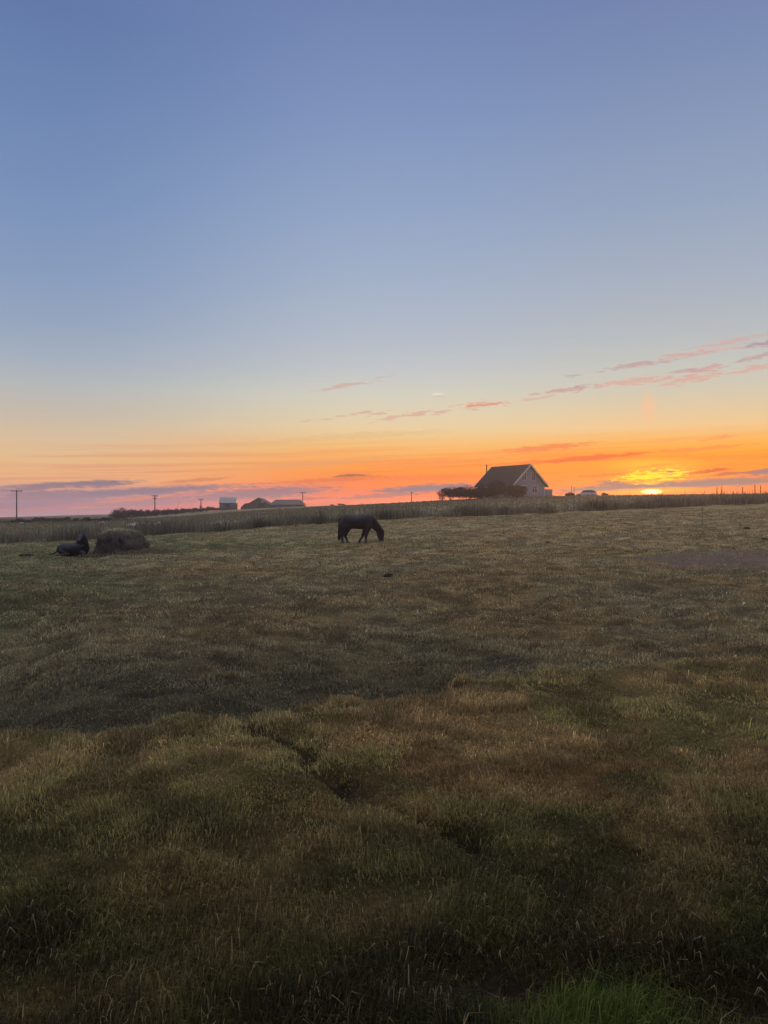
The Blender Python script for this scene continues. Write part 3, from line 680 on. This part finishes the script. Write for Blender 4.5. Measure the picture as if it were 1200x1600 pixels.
blades('loose_hay', x, y, zz+rng.uniform(0, .10, k)*np.exp(-(r_-1.05)*1.5), rng.lognormal(math.log(.16), .4, k), rng.uniform(.01, .022, k), rng.uniform(0, 6.28, k), rng.uniform(.8, .99, k), np.array([.13, .112, .075])*rng.lognormal(0, .35, (k, 1)), M['hay'], droop=.8, parent=heap)['kind'] = 'stuff'

# ------------------------------------------------------------------ sheep
def sheep(px, d, rz, label):      # lying in the grass, legs folded under
    x, y, z = at(px, d)
    t = thing('sheep', label, 'sheep', (x, y, z-.02), rz, 'white sheep beyond the fence')
    mb = MB().tube([(-.50, 0, .28, .10, .12), (-.46, 0, .29, .22, .22), (-.25, 0, .30, .29, .30), (.1, 0, .30, .28, .29), (.36, 0, .31, .23, .22), (.46, 0, .35, .12, .13)], 14)
    mb.tube([(.32, 0, .37, .16, .13), (.46, 0, .50, .12, .10), (.52, 0, .56, .1, .09)], 12)
    mb.tube([(.47, 0, .59, .09, .08), (.58, 0, .57, .08, .065), (.70, 0, .50, .05, .045), (.73, 0, .48, .03, .03)], 10)
    for s in (-1, 1):
        mb.tube([(.51, s*.06, .61, .03), (.49, s*.15, .61, .03, .02), (.48, s*.2, .59, .008)], 6)
        mb.tube([(.30, s*.16, .2, .08), (.46, s*.18, .08, .045), (.50, s*.18, .05, .035), (.36, s*.2, .035, .03)], 8)
        mb.tube([(-.34, s*.2, .2, .11), (-.14, s*.26, .09, .06), (-.12, s*.27, .06, .04), (-.32, s*.28, .035, .03)], 8)
    blob('body', mb, .022, M['wool'], t, 3, .5)
sheep(205, 61., math.radians(62), 'white sheep lying in the rough grass just above the hay heap')
sheep(247, 61., math.radians(-70), 'white sheep lying in the rough grass to the right of the hay heap')

# ------------------------------------------------------------------ cream house
hw_x, hw_y = (827-600)/F*140., 140.
rot = math.atan2(.843, -.539)
hzb = tz(hw_x-2.7, hw_y+4.)
house = thing('house', 'pale gabled house with a steep dark roof on the rise beside the sunset', 'house', (hw_x, hw_y, 0), rot)
house.location.z = CAMZ+140.*(800-778.)/F
Ln, HW, EV, RG = 10.0, 3.75, 2.45, 5.95
MB().prism([(-HW, .3), (HW, .3), (HW, EV+.05), (0, RG-.2), (-HW, EV+.05)], 'x', 0, Ln).build('wall', M['siding'], house)
MB().box(.06, Ln-.06, -HW+.06, HW-.06, -1.2, .297).build('plinth', M['concrete'], house)
rf = MB()
for s in (-1, 1):
    e0 = (s*4.4, EV-.42); r0 = (0, RG)
    rf.prism([(e0[0], e0[1]), (r0[0], r0[1]), (r0[0], r0[1]+.2), (e0[0], e0[1]+.2)] if s > 0 else [(e0[0], e0[1]), (e0[0], e0[1]+.2), (r0[0], r0[1]+.2), (r0[0], r0[1])], 'x', -.45, Ln+.45)
roof = rf.build('roof', M['roof'], house)
bb = []
for xa, xb in ((-.5, -.453), (Ln+.453, Ln+.5)):
    mbb = MB()
    for s in (-1, 1):
        mbb.prism([(s*4.42, EV-.50), (s*4.42, EV-.20), (0, RG+.23), (0, RG-.10)], 'x', xa, xb)
    mbb.build('bargeboard', M['white'], house)
for s in (1, -1):
    MB().tube([(-.40, s*4.46, EV-.36, .06), (Ln+.40, s*4.46, EV-.36, .06)], 8).build('gutter', M['white'], house)
def window(yc, z0, z1, w_, mull=2):
    fr = MB(); x0 = -.05
    fr.box(x0, .02, yc-w_/2-.09, yc-w_/2, z0-.09, z1+.09); fr.box(x0, .02, yc+w_/2, yc+w_/2+.09, z0-.09, z1+.09)
    fr.box(x0, .02, yc-w_/2, yc+w_/2, z1, z1+.09); fr.box(x0-.03, .02, yc-w_/2, yc+w_/2, z0-.09, z0)
    for k in range(1, mull): fr.box(x0+.01, .02, yc-w_/2+w_*k/mull-.04, yc-w_/2+w_*k/mull+.04, z0, z1)
    fr.box(x0+.012, .02, yc-w_/2, yc-.045, z0+(z1-z0)*.68, z0+(z1-z0)*.68+.05); fr.box(x0+.012, .02, yc+.045, yc+w_/2, z0+(z1-z0)*.68, z0+(z1-z0)*.68+.05)
    wn_ = fr.build('window', M['white'], house)
    MB().box(-.012, -.004, yc-w_/2, yc+w_/2, z0, z1).build('pane', M['glass'], wn_)
window(1.28, 3.2, 4.5, .95); window(-1.0, 3.2, 4.5, .95); window(-1.3, .95, 2.15, 1.15); window(1.25, .95, 2.15, 1.0)
for s in (1, -1): MB().box(-.02, .06, s*HW-.06, s*HW+.06, .3, EV-.15).build('corner_board', M['white'], house)

MB().tube([(9.85, 1.75, 4.2, .1), (9.85, 1.75, 6.3, .1), (9.85, 1.75, 6.32, .15), (9.85, 1.75, 6.45, .15)], 10).build('chimney_pipe', M['darkwood'], house)
# terrace screen at the house's right-hand corner
ca, sa = math.cos(rot), math.sin(rot)
def hw_pt(a, b_): return (hw_x+a*ca-b_*sa, hw_y+a*sa+b_*ca)
p0 = hw_pt(.6, -HW-.12)
scr = thing('board_screen', 'low board screen joined to the right-hand corner of the pale house', 'screen', (p0[0], p0[1], house.location.z), rot)
mbb = MB()
for k in range(18): mbb.box(0, .03, -.14*k-.13, -.14*k, .05, 1.62)
mbb.build('boards', M['siding'], scr)
for k in range(3): MB().box(.033, .12, -1.22*k-.1, -1.22*k, -.5, 1.68).build('post', M['wood'], scr)
MB().box(-.03, .06, -2.55, 0, 1.625, 1.66).build('rail', M['wood'], scr)

# ------------------------------------------------------------------ farm buildings on the left skyline
def gable_building(name, label, pxl, pxr, d, zbase, wall_h, roof_h, depth, roof_m, wall_m, ridge_along=True, hip=0., overh=.25):
    """long side facing the camera when ridge_along, else the gable faces it"""
    xl, xr = (pxl-600)/F*d, (pxr-600)/F*d; W_ = xr-xl
    t = thing(name, label, 'building', ((xl+xr)/2, d, zbase))
    h = W_/2
    if ridge_along:
        MB().box(-h+overh, h-overh, overh, depth-overh, -1.5, wall_h).build('wall', wall_m, t)
        mbb = MB()
        e = wall_h-.1
        mbb.add([(-h, 0, e), (h, 0, e), (h, depth, e), (-h, depth, e), (-h+hip, depth/2, e+roof_h), (h-hip, depth/2, e+roof_h), (-h, 0, e+.15), (h, 0, e+.15), (h, depth, e+.15), (-h, depth, e+.15)],
                [(0, 1, 7, 6), (1, 2, 8, 7), (2, 3, 9, 8), (3, 0, 6, 9), (0, 3, 2, 1), (6, 7, 5, 4), (8, 9, 4, 5), (7, 8, 5), (9, 6, 4)])
        mbb.build('roof', roof_m, t)
    else:
        MB().prism([(-h+overh, -1.5), (h-overh, -1.5), (h-overh, wall_h), (0, wall_h+roof_h-.25), (-h+overh, wall_h)], 'y', overh, depth-overh).build('wall', wall_m, t)
        mbb = MB()
        for s in (-1, 1):
            mbb.prism([(s*h, wall_h-.25), (0, wall_h+roof_h-.12), (0, wall_h+roof_h+.08), (s*h, wall_h-.05)], 'y', 0, depth)
        mbb.build('roof', roof_m, t)
    return t, h
def zpx(py, d): return CAMZ+d*(800-py)/F
dB = 285.
t, h = gable_building('shed', 'small steep shed with a pale blue metal roof on the left skyline', 341.5, 368.5, dB, zpx(795.5, dB), 2.3, 2.2, 5.0, M['shedroof'], M['barn'])
MB().box(-.6, .6, .19, .245, 0, 1.9).build('door', M['door'], t); 
for xx in (-2., 1.9):
    fr = MB().box(xx-.4, xx+.4, .2, .245, .9, 1.7).build('window', M['white'], t); MB().box(xx-.32, xx+.32, .19, .198, .98, 1.62).build('pane', M['glass'], fr)
t, h = gable_building('barn', 'grey barn with its gable end facing us, left of the long byre', 384, 423, dB, zpx(797, dB), 2.0, 2.55, 12., M['barnroof'], M['barn'], False)
MB().box(-.2, 2.2, .19, .245, 0, 2.7).build('door', M['door'], t)
fr = MB().box(1.2, 2.0, .2, .243, 2.9, 3.4).build('window', M['white'], t)
wg = MB().prism([(-6.8, .0), (-3.6, .0), (-3.6, 2.6), (-5.2, 2.5), (-6.8, 1.0)], 'y', 1.5, 9.).build('lean_to', M['barnroof'], t)
t, h = gable_building('byre', 'long low byre with a dark hipped roof on the left skyline', 420, 475, dB+6, zpx(796.5, dB+6), 1.9, 2.1, 9., M['barnroof'], M['barn'], True, 1.9)
for xx in (-3.4, -.6, 2.2):
    fr = MB().box(xx-.5, xx+.5, .2, .245, .7, 1.4).build('window', M['white'], t); MB().box(xx-.42, xx+.42, .19, .198, .78, 1.32).build('pane', M['glass'], fr)
MB().box(3.8, 4.9, .19, .245, 0, 1.75).build('door', M['door'], t)

# ------------------------------------------------------------------ utility poles
def upole(px, ytop, d, arms, label, box=False):
    x, y, z = at(px, d); H = zpx(ytop, d)-z
    t = thing('utility_pole', label, 'utility pole', (x, y, z), random.uniform(-.15, .15), 'wooden utility poles on the left skyline')
    MB().tube([(0, 0, -.6, .19), (0, 0, H*.5, .16), (0, 0, H, .13)], 10).build('pole', M['darkwood'], t)
    for dz, w_ in arms:
        MB().box(-w_/2, w_/2, -.20, -.08, H-dz-.18, H-dz).build('crossarm', M['darkwood'], t)
        for xx in (-w_/2+.12, 0, w_/2-.12):
            MB().tube([(xx, -.14, H-dz, .03), (xx, -.14, H-dz+.12, .09), (xx, -.14, H-dz+.2, .1), (xx, -.14, H-dz+.3, .05)], 8).build('insulator', M['insul'], t)
    if box: MB().tube([(0, -.5, H-3.4, .34), (0, -.5, H-3.3, .38), (0, -.5, H-2.2, .38), (0, -.5, H-2.1, .3)], 12).build('transformer', M['metal'], t)
upole(26, 766, 216., [(.15, 3.1)], 'tall utility pole with one wide crossarm at the far left edge')
upole(242, 774, 228., [(.1, 1.8), (.9, 1.1)], 'utility pole with two crossarms rising over the row of small trees')
upole(314, 780, 255., [(.1, 1.6)], 'short utility pole carrying a transformer left of the pale blue shed', True)
upole(473, 769, 300., [(.1, 2.3)], 'thin utility pole at the right end of the long byre')
upole(643, 769, 300., [(.1, 1.0)], 'lone thin utility pole on the skyline between byre and house')

# ------------------------------------------------------------------ trees and shrubs
def leaves_mesh(name, lobes, n_, size, m):
    k = n_; li = rng.integers(0, len(lobes), k); lb = np.array(lobes)[li]
    v = rng.normal(0, 1, (k, 3)); v /= np.linalg.norm(v, axis=1)[:, None]; r = rng.uniform(.35, 1.08, k)**.6
    c = lb[:, :3]+v*r[:, None]*lb[:, 3:6]
    a = rng.normal(0, 1, (k, 3)); a /= np.linalg.norm(a, axis=1)[:, None]; b_ = np.cross(a, rng.normal(0, 1, (k, 3))); b_ /= np.linalg.norm(b_, axis=1)[:, None]
    s = size*rng.uniform(.6, 1.4, k)[:, None]
    V = np.stack([c-a*s, c-b_*s*.45, c+a*s, c+b_*s*.45], 1).reshape(-1, 3)
    me = fast_mesh(name, V, np.arange(4*k), np.arange(k)*4); me.materials.append(m); return me
def tree(name, label, cat, loc, w_, h, trunk_h, n_, size, m='leaf', group=None, nl=7, stems=4):
    t = thing(name, label, cat, loc, random.uniform(0, 6.28), group)
    lobes = []
    H_ = h-trunk_h
    for k in range(nl):
        a = 2*math.pi*(k+random.uniform(-.3, .3))/nl; r = random.uniform(.18, .34)*w_
        rr_ = w_*random.uniform(.19, .27); hz_ = H_*random.uniform(.26, .38)
        zc = trunk_h+hz_*.8+max(0, H_*.98-1.8*hz_)*random.uniform(0, 1)*(1-.9*max(0, r/w_-.24)/.1*.5)
        lobes.append((r*math.cos(a), r*math.sin(a), zc, rr_, rr_, hz_))
    lobes.append((0, 0, trunk_h+H_*.52, w_*.28, w_*.28, H_*.5))
    lobes.append((w_*.1, 0, trunk_h+H_*.3, w_*.4, w_*.4, H_*.32))
    o = bpy.data.objects.new('crown', leaves_mesh('crown', lobes, n_, size, M[m])); C.objects.link(o); o.parent = t
    mb = MB()
    for k in range(stems):
        lb = lobes[k % len(lobes)]; rb = .02*h+.01
        mb.tube([(lb[0]*.15, lb[1]*.15, -.15, rb), (lb[0]*.4, lb[1]*.4, trunk_h*.8+.1, rb*.8), (lb[0]*.8, lb[1]*.8, lb[2], rb*.45), (lb[0]*1.1, lb[1]*1.1, lb[2]+lb[5]*.7, rb*.15)], 7)
    mb.build('trunk', M['bark'], t)
    return t
def plant(px, d, wpx, ytop, ybase, label, cat='shrub', name='shrub', trunk=.12, n_=2600, size=.09, m='leaf', group=None, nl=8):
    x = (px-600)/F*d; z = tz(x, d); h = max(.3, (zpx(ytop, d)-z)*1.08)
    return tree(name, label, cat, (x, d, z), wpx*d/F, h, trunk*h, n_, size, m, group, nl)
G = 'bushes around the pale house'
plant(707, 136, 44, 762, 780, 'spreading low tree at the left end of the bushes, sky showing under its crown', 'tree', 'tree', .22, 6500, .085, group=G)
plant(730, 135, 44, 760, 780, 'dark rounded bush second from the left beside the house', n_=8000, group=G)
plant(752, 133, 26, 757, 780, 'tall dark bush at the left roof corner of the house', n_=5000, group=G)
plant(774, 131, 40, 751, 781, 'dense dark bush in front of the left part of the house wall', n_=7500, group=G)
plant(804, 129, 40, 756, 782, 'wide bush in front of the gable wall, hiding its left window', n_=7500, group=G)
plant(690, 138, 14, 770, 780, 'thin low bush at the far left tip of the bushes', n_=500, size=.07, group=G)
plant(891, 150, 14, 769, 778, 'dark round shrub between the board screen and the silver car', n_=1500, trunk=.05)
plant(945, 152, 12, 770, 778, 'small dark shrub right of the silver car', n_=800, trunk=.05)
plant(519, 260, 8, 788, 792, 'small low shrub on the skyline above the grazing horse, left one', n_=300, size=.12, trunk=.05)
plant(533, 260, 16, 787, 792, 'wider low shrub on the skyline above the grazing horse', n_=500, size=.12, trunk=.05)
# dark clump and the row of little trees
plant(187, 205, 32, 794, 813, 'large dark bush at the left end of the row of small trees', n_=3800, size=.13, trunk=.03)
plant(207, 208, 26, 796, 813, 'dark bush joining the large bush to the row of small trees', n_=2600, size=.13, trunk=.03)
protos = []
for k in range(5):
    protos.append(tree('small_tree', 'small dark tree in the planted row on the left skyline', 'tree', (0, 0, 0), 2.3, 2.9, .25, 1700, .12, 'leaf', 'row of small trees on the left skyline', 5, 3))
xs_ = np.linspace(214, 340, 34)
for k, px in enumerate(xs_):
    src = protos[k % 5]; o = src if k < 5 else copy_tree(src)
    px = px+random.uniform(-1.2, 1.2); d = 212+(px-214)/126*55; x, y, z = at(px, d)
    top = 797.5-(px-214)/126*5.5+random.uniform(-1.2, 1.6)
    o.location = (x, y, z); o.rotation_euler.z = random.uniform(0, 6.28)
    s = max(.3, (zpx(top, d)-z)/2.75); o.scale = (max(.75, s*.9), max(.75, s*.9), s)
# low dark scrub on the lower ground at the left
for k, px in enumerate(np.linspace(22, 172, 15)):
    d = 150+random.uniform(-14, 26)
    x = (px+random.uniform(-3, 3)-600)/F*d; z = tz(x, d)
    tree('scrub_bush', 'low dark scrub bush on the lower ground left of the small trees', 'shrub', (x, d, z), random.uniform(1.3, 2.3), random.uniform(.55, .95), .03, 900, .10, 'leaf2', 'low scrub on the left lowland', 5, 3)

# ------------------------------------------------------------------ silver car
cx_, cyy = (916.5-600)/F*149., 149.
car = thing('car', 'pale silver hatchback parked on the rise right of the house, half hidden by grass', 'car', (cx_, cyy, zpx(777.5, 149.)), math.radians(158))
def carring(x, zb, zt_, wb, wt, belt):
    return [(x, -wb, zb), (x, wb, zb), (x, wb, belt), (x, wt, zt_), (x, -wt, zt_), (x, -wb, belt)]
MB().rings([carring(-1.95, .45, .72, .70, .64, .62), carring(-1.85, .25, .90, .80, .74, .70), carring(-1.2, .2, .96, .85, .80, .80), carring(0, .2, .98, .86, .82, .82), carring(.8, .2, .95, .86, .80, .80), carring(1.6, .22, .80, .83, .74, .66), carring(1.95, .4, .62, .70, .62, .55)]).build('body', M['carpaint'], car)
MB().rings([[(x, -wb, .94), (x, wb, .94), (x+o, wt, zt_), (x+o, -wt, zt_)] for x, o, wb, wt, zt_ in ((-1.88, .3, .74, .6, 1.36), (-1.2, .1, .79, .62, 1.45), (0., -.1, .8, .62, 1.46), (1.05, -.55, .78, .6, 1.40))]).build('cabin_glass', M['glass'], car)
MB().rings([[(x, -.63, z0), (x, .63, z0), (x, .56, z0+.06), (x, -.56, z0+.06)] for x, z0 in ((-1.6, 1.345), (-1.1, 1.43), (-.1, 1.445), (.5, 1.385))]).build('roof_panel', M['carpaint'], car)
for xx in (-1.25, 1.22):
    for s in (-1, 1):
        wmb = MB().tube([(xx, s*.72, .31, .27), (xx, s*.74, .31, .31), (xx, s*.86, .31, .31), (xx, s*.88, .31, .27)], 18); wh = wmb.build('wheel', M['tyre'], car)
        MB().tube([(xx, s*.875, .31, .19), (xx, s*.892, .31, .17)], 14).build('rim', M['metal'], wh)
for s in (-1, 1): MB().tube([(1.78, s*.5, .62, .1), (1.9, s*.5, .6, .09), (1.95, s*.49, .59, .05)], 10).build('headlight', M['insul'], car)

# ------------------------------------------------------------------ clods, dung and stones
def clod(px, py, r, h, label, m='clod', name='earth_clod', cat='clod'):
    x, y, z = hit(px, py, 2.); bm = bmesh.new(); bmesh.ops.create_icosphere(bm, subdivisions=3, radius=1.)
    P = np.array([v.co[:] for v in bm.verts]); f_ = .65+.7*fbm(P[:, 0]*2+px, P[:, 1]*2+P[:, 2]*1.7, 1., 15, 3)
    for v, s in zip(bm.verts, f_): v.co = Vector((v.co.x*r*s, v.co.y*r*s, v.co.z*h*s))
    me = bpy.data.meshes.new(name); bm.to_mesh(me); bm.free()
    return tag(link(name, me, M[m], None, (x, y, z+h*.25), True), label, cat)
clod(607, 901, .12, .06, 'dark clod of earth in the grass below the grazing horse')
clod(857, 849, .12, .05, 'small dark clod in the mown grass below the house')
clod(1167, 826, .16, .07, 'small dark clod in the mown grass at the right')
clod(42, 869, .3, .07, 'flat dark clod lying left of the resting horse', )
clod(1195, 843, .12, .05, 'dark clod at the right edge of the paddock')
clod(34, 819, .4, .22, 'pale stone on the lower ground by the leftmost utility pole', 'rock', 'stone', 'stone')
clod(160, 818, .4, .25, 'pale stone on the lower ground left of the large dark bush', 'rock', 'stone', 'stone')

# ------------------------------------------------------------------ evening haze
hzm = bpy.data.materials.new('evening_haze'); hzm.use_nodes = True; hn = hzm.node_tree; hn.nodes.clear()
pv = hn.nodes.new('ShaderNodeVolumePrincipled'); pv.inputs['Color'].default_value = (.86, .86, .88, 1); pv.inputs['Density'].default_value = .00078; pv.inputs['Anisotropy'].default_value = .7
ho = hn.nodes.new('ShaderNodeOutputMaterial'); hn.links.new(pv.outputs[0], ho.inputs['Volume'])
hb = MB().box(-930, 930, -930, 930, -9., 14.).build('haze', hzm); tag(hb, kind='stuff')
